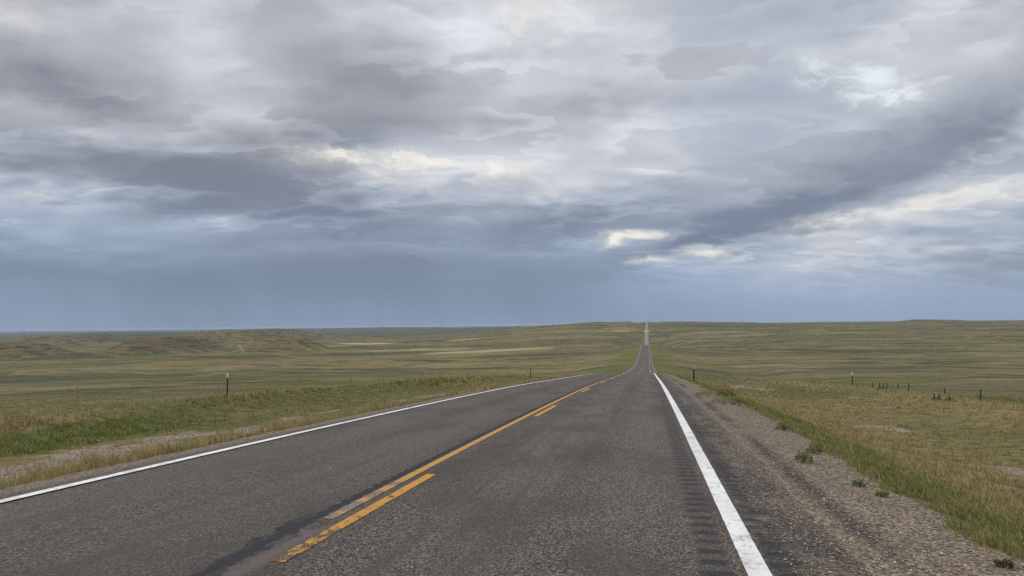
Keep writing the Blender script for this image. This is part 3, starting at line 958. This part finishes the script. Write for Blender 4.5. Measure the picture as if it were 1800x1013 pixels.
def poly_mesh(name, prisms, mat, parent):
    """several extruded outlines in one mesh: (outline xy, z0, z1)"""
    v, f4, f = [], [], []
    me = bpy.data.meshes.new(name)
    faces = []
    for outl, z0, z1 in prisms:
        b = len(v); n = len(outl)
        v += [(x, y, z0) for x, y in outl] + [(x, y, z1) for x, y in outl]
        faces += [(b + i, b + (i + 1) % n, b + n + (i + 1) % n, b + n + i) for i in range(n)]
        faces += [tuple(b + n + i for i in range(n)), tuple(b + i for i in reversed(range(n)))]
    me.from_pydata(v, [], faces); me.update()
    me.materials.append(mat)
    o = bpy.data.objects.new(name, me)
    COL.objects.link(o)
    o.parent = parent
    return o


def tee(w, d, th, z0, z1):
    a, b = w / 2, th / 2
    return ([(-a, 0), (a, 0), (a, th), (b, th), (b, d), (-b, d), (-b, th), (-a, th)], z0, z1)


def rect(w, d, z0, z1, x=0.0, y=0.0):
    return ([(x - w / 2, y - d / 2), (x + w / 2, y - d / 2), (x + w / 2, y + d / 2), (x - w / 2, y + d / 2)], z0, z1)


def marker_post(x, y, h, w, tip, label, lean, tipmat, kind):
    r = empty('marker_post', (x, y, gz(x, y) - 0.02), rot=(R(lean[0]), R(lean[1]), math.atan2(-x, y) + 0.15))
    tag(r, label, 'marker post', 'roadside marker posts')
    if kind == 'tee':
        pr = [tee(w, w * 0.9, w * 0.28, -0.3, h - tip * 0.55)]
        pr += [rect(w * 0.34, 0.018, z, z + 0.018, 0, -0.006) for z in np.arange(0.12, h - tip, 0.075)]      # studs
        pr.append(rect(w * 2.4, 0.012, -0.25, 0.02, 0, w))                                                    # anchor plate
        poly_mesh('post', pr, M_STEEL, r)
        poly_mesh('white_sleeve', [([(w * .62 * math.cos(a), w * .4 + w * .62 * math.sin(a)) for a in np.linspace(0, 6.283, 13)[:-1]], h - tip, h)], tipmat, r)
    else:
        poly_mesh('post', [rect(w, w * 0.55, -0.3, h - 0.10), rect(w * 0.5, 0.02, h - 0.10, h - 0.02, 0, w * .2)], M_STEEL, r)
        poly_mesh('reflector', [rect(w * 1.35, 0.03, h - tip, h, 0, -w * 0.28 - 0.017)], tipmat, r)
        poly_mesh('bolt', [rect(0.02, 0.012, h - tip * .6, h - tip * .6 + .02, 0, -w * 0.28 - 0.038)], M_STEEL, r)
    return r


marker_post(-18.66, 31.95, 1.17, 0.058, 0.20, 'dark steel post with a bright white tip in the grass bank left of the road', (0, 0.8), M_CAP, 'tee')
marker_post(-17.0, 112.0, 1.45, 0.10, 0.10, 'small dark post standing beside the left edge of the road near its crest', (0, -1.5), M_STEEL, 'tee')
marker_post(3.95, 70.0, 1.32, 0.13, 0.16, 'thick dark post with a pale grey plate beside the right gravel shoulder', (0, 0.6), M_GREYCAP, 'plate')
marker_post(19.26, 78.5, 1.38, 0.085, 0.26, 'white topped steel post on the dry grass rise right of the road', (0, -1.2), M_CAP, 'tee')


# ------------------------------------------------------------------ wire fences
def fence(label, posts, mat, wz, seed):
    rg = random.Random(seed)
    r = empty('wire_fence', (posts[0][0], posts[0][1], gz(posts[0][0], posts[0][1])))
    tag(r, label, 'fence')
    o = np.array(r.location)
    tops = []
    for (x, y, h, w, wood) in posts:
        z = gz(x, y); lx, ly = rg.uniform(-.05, .05) * h, rg.uniform(-.04, .04) * h
        n = 8; v = []; f = []
        for k, (t, rr) in enumerate(((-0.3, 1.0), (0.3, 1.0), (0.75, .93), (1.0, .86))):
            for i in range(n):
                a = i / n * 6.283; q_ = rr * w / 2 * (1 + 0.12 * math.sin(i * 2.3 + x))
                v.append((x - o[0] + lx * t + q_ * math.cos(a), y - o[1] + ly * t + q_ * math.sin(a), z - o[2] + h * t + (0.02 * math.cos(a) if k == 3 else 0)))
        for k in range(3):
            f += [(k * n + i, k * n + (i + 1) % n, (k + 1) * n + (i + 1) % n, (k + 1) * n + i) for i in range(n)]
        f.append(tuple(3 * n + i for i in range(n)))
        me = bpy.data.meshes.new('post'); me.from_pydata(v, [], f); me.update(); me.materials.append(mat)
        po = bpy.data.objects.new('post', me); COL.objects.link(po); po.parent = r
        tops.append((x, y, z, h, lx, ly))
    for k in range(3):
        fr = (0.42, 0.66, 0.90)[k]
        pts = []
        for (x, y, z, h, lx, ly), (x2, y2, z2, h2, lx2, ly2) in zip(tops[:-1], tops[1:]):
            for t in np.linspace(0, 1, 7)[:-1]:
                pts.append(((x + lx * fr) * (1 - t) + (x2 + lx2 * fr) * t - o[0], (y) * (1 - t) + (y2) * t - o[1],
                            (z + h * fr) * (1 - t) + (z2 + h2 * fr) * t - 0.10 * t * (1 - t) - o[2]))
        x, y, z, h, lx, ly = tops[-1]
        pts.append((x + lx * fr - o[0], y - o[1], z + h * fr - o[2]))
        P = np.array(pts); a = wz
        ring = [(a, 0), (0, a), (-a, 0), (0, -a)]
        v = np.concatenate([P + np.array([dx_, 0, dz_]) for dx_, dz_ in ring])
        m = len(P); f = []
        for i in range(m - 1):
            for j in range(4):
                j2 = (j + 1) % 4
                f.append((j * m + i, j2 * m + i, j2 * m + i + 1, j * m + i + 1))
        mesh_np('wire', v, np.array(f), None, [M_WIRE], False, r)
    return r


FR = [(30.5, 62, 1.15), (29.5, 67.5, 1.2), (28.5, 73.5, 1.3), (28.3, 81, 1.1), (28, 90.6, 1.35), (28, 94.5, 1.2), (28, 98.6, 1.25), (27.9, 104, 1.25), (27.9, 112, 1.1), (27.8, 120, 1.1), (28, 124, 1.2), (28, 128, 1.3), (28, 134.6, 1.4), (28, 139.5, 1.35),
      (28, 148, 1.2), (28, 157, 1.3), (28, 170, 1.3), (28, 184, 1.2), (28, 198, 1.2), (28, 212, 1.3), (28, 230, 1.2)]
fence('wire fence with thin dark posts in the dip right of the road', [(x, y, h, 0.13, 1) for x, y, h in FR], M_WOOD, 0.010, 3)
FL = [(-28.5, 28, 1.1), (-28, 34, 1.2), (-28, 40, 1.1), (-28, 47, 1.1), (-28, 55, 1.1), (-28, 62, 1.1), (-28, 70, 1.5), (-28, 79, 1.4), (-28, 88, 1.3), (-28, 97, 1.3), (-28, 107, 1.2), (-28, 118, 1.2), (-28, 130, 1.2), (-28, 145, 1.2)]
fence('wire fence with pale thin posts beyond the grass bank left of the road', [(x, y, h, 0.085, 1) for x, y, h in FL], M_PALEWOOD, 0.005, 5)


# ------------------------------------------------------------------ plants one can count
def leaf_material(name, dark, light):
    m, t = new_mat(name)
    at = t.nt.nodes.new('ShaderNodeAttribute'); at.attribute_name = 'tint'
    f = S(t.nt, at.outputs['Fac'])
    c = t.mix(f, dark, light)
    finish(t, c, 0.75, None, spec=0.2, transl=0.40)
    return m


M_LEAF = leaf_material('weed_leaves', (0.120, 0.145, 0.045), (0.230, 0.245, 0.090))
M_DARKLEAF = leaf_material('dark_weed_leaves', (0.070, 0.086, 0.034), (0.140, 0.155, 0.065))
M_STALK = leaf_material('dry_stalks', (0.075, 0.064, 0.036), (0.190, 0.150, 0.085))


def foliage_mesh(rg, n, rad, h, leaf, mat, name, parent, upright=0.3):
    v, f, ti = [], [], []
    for i in range(n):
        a = rg.random() * 6.283; rr = rad * rg.random() ** 0.6
        zz = h * (1 - (rr / rad) ** 2 * 0.75) * rg.uniform(0.15, 1.0)
        c = Vector((rr * math.cos(a), rr * math.sin(a), zz))
        dr = Vector((math.cos(a + rg.gauss(0, .5)), math.sin(a + rg.gauss(0, .5)), rg.uniform(upright, 1.1))).normalized()
        sd = dr.cross(Vector((rg.gauss(0, 1), rg.gauss(0, 1), rg.gauss(0, 1)))).normalized()
        L = leaf * rg.uniform(0.5, 1.1); w = L * rg.uniform(.10, .20)
        nrm = dr.cross(sd)
        b = len(v)
        v += [tuple(c), tuple(c + dr * L * .5 + sd * w + nrm * L * .06), tuple(c + dr * L - nrm * L * .10), tuple(c + dr * L * .5 - sd * w + nrm * L * .06)]
        f.append((b, b + 1, b + 2, b + 3))
        ti += [min(1, max(0, 0.5 * rg.random() + 0.5 * zz / h))] * 4
    return mesh_np(name, v, np.array(f), None, [mat], False, parent, {'tint': ('FLOAT', ti)})


def stems_mesh(rg, n, rad, h, mat, name, parent, r0=0.004):
    v, f = [], []
    for i in range(n):
        a = rg.random() * 6.283; tip = Vector((rad * .8 * math.cos(a) * rg.random(), rad * .8 * math.sin(a) * rg.random(), h * rg.uniform(.6, .95)))
        b = len(v)
        for k in range(3):
            q_ = 6.283 * k / 3; v.append((r0 * math.cos(q_), r0 * math.sin(q_), -0.03))
        for k in range(3):
            q_ = 6.283 * k / 3; v.append((tip.x + r0 * .4 * math.cos(q_), tip.y + r0 * .4 * math.sin(q_), tip.z))
        f += [(b + k, b + (k + 1) % 3, b + 3 + (k + 1) % 3, b + 3 + k) for k in range(3)]
    return mesh_np(name, v, np.array(f), None, [mat], False, parent, {'tint': ('FLOAT', [0.5] * len(v))})


def weed(x, y, rad, h, mat, label, seed, n=260, leaf=0.06):
    rg = random.Random(seed)
    r = empty('weed_clump', (x, y, gz(x, y)), rg.random() * 6)
    tag(r, label, 'weed', 'weeds along the right gravel edge')
    foliage_mesh(rg, n, rad, h, leaf, mat, 'foliage', r)
    stems_mesh(rg, 14, rad, h, M_STALK, 'stem', r)


weed(2.15, 29.2, 0.42, 0.34, M_LEAF, 'wide green weed clump farthest up the right gravel edge', 1, 420, .07)
weed(2.85, 30.0, 0.34, 0.36, M_DARKLEAF, 'very dark round weed clump at the far end of the right gravel edge', 2, 420, .07)
weed(2.28, 24.6, 0.40, 0.24, M_LEAF, 'low broad green weed on the gravel in front of the dark round clump', 3, 420, .06)
weed(2.72, 24.4, 0.24, 0.22, M_STALK, 'brownish dry weed beside the low broad green weed', 4, 260, .05)
weed(2.66, 16.3, 0.17, 0.17, M_DARKLEAF, 'small dark weed tucked against the edge of the grass strip', 5, 220, .05)
weed(2.12, 11.4, 0.11, 0.15, M_LEAF, 'upright bright green weed standing alone on the gravel', 6, 200, .06)
weed(2.38, 9.55, 0.06, 0.08, M_LEAF, 'small low green sprout on the gravel below the upright weed', 7, 120, .05)
weed(2.46, 8.95, 0.05, 0.06, M_LEAF, 'tiny pale green sprout nearest the middle of the gravel edge', 8, 90, .05)
weed(2.52, 6.2, 0.04, 0.06, M_STALK, 'thin grey brown sprout in the gravel at the bottom right corner', 9, 90, .05)
weed(2.50, 12.6, 0.12, 0.12, M_STALK, 'dusty brown weed between gravel and grass behind the upright weed', 10, 160, .05)


def stalk_plant(x, y, h, n, label, seed, spread=0.25, mat=None):
    rg = random.Random(seed)
    r = empty('weed_stalk', (x, y, gz(x, y)))
    tag(r, label, 'weed stalk', 'tall weed stalks on the dry rise')
    for k in range(n):
        v, f, ti = [], [], []
        bx = spread * (k - (n - 1) / 2); hh = h * rg.uniform(.85, 1.1); lean = rg.uniform(-.06, .06)
        for j in range(9):
            t = j / 8; rr = 0.020 + (0.030 * math.sin(t * 3.0) if t > 0.35 else 0.0); rr *= rg.uniform(.8, 1.2) * (0.4 if j == 8 else 1)
            for i in range(7):
                a = i / 7 * 6.283; v.append((bx + lean * t + rr * math.cos(a), rr * math.sin(a), hh * t - 0.05)); ti.append(rg.random())
        for j in range(8):
            f += [(j * 7 + i, j * 7 + (i + 1) % 7, (j + 1) * 7 + (i + 1) % 7, (j + 1) * 7 + i) for i in range(7)]
        mesh_np('stalk', v, np.array(f), None, [mat or M_STALK], True, r, {'tint': ('FLOAT', ti)})
    foliage_mesh(rg, 160, 0.30, 0.22, 0.14, M_LEAF, 'foliage', r)


stalk_plant(17.2, 50.7, 0.52, 2, 'pair of dark weed stalks rising from one leafy base on the right rise', 21)
stalk_plant(17.5, 49.4, 0.50, 1, 'single short dark weed stalk right of the forked pair', 22)
stalk_plant(19.1, 68.8, 0.75, 2, 'two thin weed stalks right of the white topped post', 23, 0.3)

# ------------------------------------------------------------------ grass
def grass_material():
    m, t = new_mat('grass_blades')
    at = t.nt.nodes.new('ShaderNodeAttribute'); at.attribute_name = 'shade'
    dryv, br, tip = t.xyz(S(t.nt, at.outputs['Color']))
    lush = S(t.nt, at.outputs['Alpha'])
    g = t.mix(lush, (0.145, 0.150, 0.044), (0.142, 0.178, 0.034))
    c = t.mix(dryv, g, (0.370, 0.295, 0.145))
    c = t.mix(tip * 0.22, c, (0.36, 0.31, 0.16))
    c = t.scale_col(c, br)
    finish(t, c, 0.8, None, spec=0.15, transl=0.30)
    return m


M_GRASS = grass_material()


def blades(name, ntuft, per, r0, r1, a_exp, az0, az1, seed, hmul=1.0, wmul=1.0):
    rg = np.random.default_rng(seed)
    u = rg.random(ntuft)
    r = (r0 ** -a_exp + u * (r1 ** -a_exp - r0 ** -a_exp)) ** (-1 / a_exp)
    az = np.radians(rg.uniform(az0, az1, ntuft))
    X = r * np.sin(az); Y = r * np.cos(az)
    ok = (X > 2.2) | (X < -7.6)
    X, Y, r = X[ok], Y[ok], r[ok]
    c = cover(X, Y)
    sub = fbm(X / 0.45, Y / 0.45, 2, 101)
    keep = rg.random(len(X)) * 1.15 < c['den'] * np.clip(0.62 + 1.5 * sub, 0.05, 2)
    X, Y, r = X[keep], Y[keep], r[keep]
    c = {k: v[keep] for k, v in c.items()}
    sub = sub[keep]
    n = len(X)
    tuft_h = c['h'] * rg.uniform(0.55, 1.4, n) * (1 + 0.9 * sub)
    dr = np.clip(c['dry'] + rg.normal(0, 0.20, n), 0, 1)
    lush = c['lush']
    idx = np.repeat(np.arange(n), per)
    m = len(idx)
    spread = np.clip(0.035 + 0.10 * tuft_h + 0.0022 * r, 0.03, 0.5)[idx]
    ang = rg.uniform(0, 6.283, m); rad = np.sqrt(rg.random(m)) * spread
    bx = X[idx] + np.cos(ang) * rad; by = Y[idx] + np.sin(ang) * rad
    bz = ground_z(bx, by) - 0.015
    h = tuft_h[idx] * rg.uniform(0.45, 1.15, m) * hmul
    w = np.maximum(0.0045, 0.00105 * r[idx]) * rg.uniform(0.7, 1.3, m) * wmul
    la = ang * 0.5 + rg.uniform(0, 6.283, m) * 0.5 + 0.5
    lean = np.abs(rg.normal(0.28, 0.22, m)) * h + 0.18 * h
    lx, ly = np.cos(la) * lean, np.sin(la) * lean
    yaw = rg.uniform(0, 6.283, m)
    wx, wy = np.cos(yaw) * w / 2, np.sin(yaw) * w / 2
    P = np.stack([bx, by, bz], -1)
    W = np.stack([wx, wy, np.zeros(m)], -1)
    mid = P + np.stack([lx * 0.30, ly * 0.30, h * 0.60], -1)
    tip = P + np.stack([lx, ly, h], -1)
    V = np.stack([P - W, P + W, mid - W * 0.8, mid + W * 0.8, tip], 1).reshape(-1, 3)
    b = np.arange(m) * 5
    quads = np.stack([b, b + 1, b + 3, b + 2], -1); tris = np.stack([b + 2, b + 3, b + 4], -1)
    bd = np.clip(dr[idx] + rg.normal(0, 0.18, m), 0, 1)
    bd = bd * bd * (3 - 2 * bd)
    br = rg.uniform(0.70, 1.25, m) * (1 + 0.25 * sub[idx])
    A = np.empty((m, 5, 4), np.float32)
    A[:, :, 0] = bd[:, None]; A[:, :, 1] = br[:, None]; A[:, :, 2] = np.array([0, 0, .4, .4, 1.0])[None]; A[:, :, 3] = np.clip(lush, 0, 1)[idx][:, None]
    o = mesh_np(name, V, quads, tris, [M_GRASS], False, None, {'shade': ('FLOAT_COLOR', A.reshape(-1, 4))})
    return o


tag(blades('roadside_grass', 90000, 7, 6.0, 75, 0.25, -52, 36, 5), kind='stuff')
tag(blades('prairie_grass', 60000, 4, 60, 420, 0.5, -50, 34, 6, 1.15, 1.3), kind='stuff')

tag(blades('tall_dry_grass', 5000, 3, 8.0, 90, 0.3, -52, 36, 15, 1.9, 0.75), kind='stuff')


# ------------------------------------------------------------------ loose stones
def stones(name, n, x0, x1, y0, y1, s0, s1, seed, where):
    rg = np.random.default_rng(seed)
    X = rg.uniform(x0, x1, n); Y = y0 * (y1 / y0) ** rg.random(n)
    c = cover(X, Y)
    k = rg.random(n) < c[where]
    X, Y = X[k], Y[k]; n = len(X)
    on = (X < 1.45) & (X > -7.0)
    Z = np.where(on, road_z(Y), ground_z(X, Y))
    s = s0 * (s1 / s0) ** (rg.random(n) ** 1.8)
    base = np.array([(1, 0, 0), (0.3, .9, .1), (-.8, .5, 0), (-.7, -.6, .1), (.4, -.9, 0), (0.1, .1, .75), (-.1, 0, -.6)])
    V = base[None] * rg.uniform(.7, 1.25, (n, 7, 3))
    a = rg.uniform(0, 6.283, n); ca, sa = np.cos(a)[:, None], np.sin(a)[:, None]
    V = np.stack([V[..., 0] * ca - V[..., 1] * sa, V[..., 0] * sa + V[..., 1] * ca, V[..., 2]], -1) * s[:, None, None] * 0.5
    V += np.stack([X, Y, Z + s * 0.12], -1)[:, None]
    T = np.array([(i, (i + 1) % 5, 5) for i in range(5)] + [((i + 1) % 5, i, 6) for i in range(5)])
    T = (np.arange(n)[:, None, None] * 7 + T[None]).reshape(-1, 3)
    tag(mesh_np(name, V.reshape(-1, 3), None, T, [M_STONE], False, None, {'tint': ('FLOAT', np.repeat(rg.random(n), 7))}), kind='stuff')


def stone_material():
    m, t = new_mat('loose_stone')
    at = t.nt.nodes.new('ShaderNodeAttribute'); at.attribute_name = 'tint'
    f = S(t.nt, at.outputs['Fac'])
    c = t.mix(f, (0.10, 0.080, 0.062), (0.36, 0.29, 0.215))
    c = t.mix(f.step(0.93, 0.97), c, (0.50, 0.46, 0.40))
    finish(t, c, 0.9)
    return m


M_STONE = stone_material()
stones('loose_gravel', 16000, 0.95, 3.3, 4.2, 22, 0.008, 0.030, 51, 'gravel')
stones('loose_stones', 9000, -15.5, -10.5, 9, 36, 0.015, 0.06, 52, 'bare')
stones('loose_gravel', 4000, -8.6, -6.9, 6, 26, 0.010, 0.032, 53, 'gravel')

# ------------------------------------------------------------------ air
def haze_box():
    m, t = new_mat('haze_air')
    v = t.nt.nodes.new('ShaderNodeVolumePrincipled')
    v.inputs['Color'].default_value = (0.62, 0.76, 0.95, 1)
    v.inputs['Density'].default_value = HAZE_DENSITY
    v.inputs['Anisotropy'].default_value = 0.0
    o = t.nt.nodes.new('ShaderNodeOutputMaterial')
    t.nt.links.new(v.outputs[0], o.inputs['Volume'])
    z0 = float(ZZ.min()) - 1.0; z1 = float(ZZ.max()) + 3.0
    X0, X1, Y0, Y1 = -46000, 44000, -200, 46000
    vv = [(x, y, z) for z in (z0, z1) for x, y in ((X0, Y0), (X1, Y0), (X1, Y1), (X0, Y1))]
    q = [(3, 2, 1, 0), (4, 5, 6, 7), (0, 1, 5, 4), (1, 2, 6, 5), (2, 3, 7, 6), (3, 0, 4, 7)]
    tag(mesh_np('haze', vv, np.array(q), None, [m], False), kind='stuff')
    print('zrange', z0, z1)


HAZE_DENSITY = 2.6e-5
haze_box()
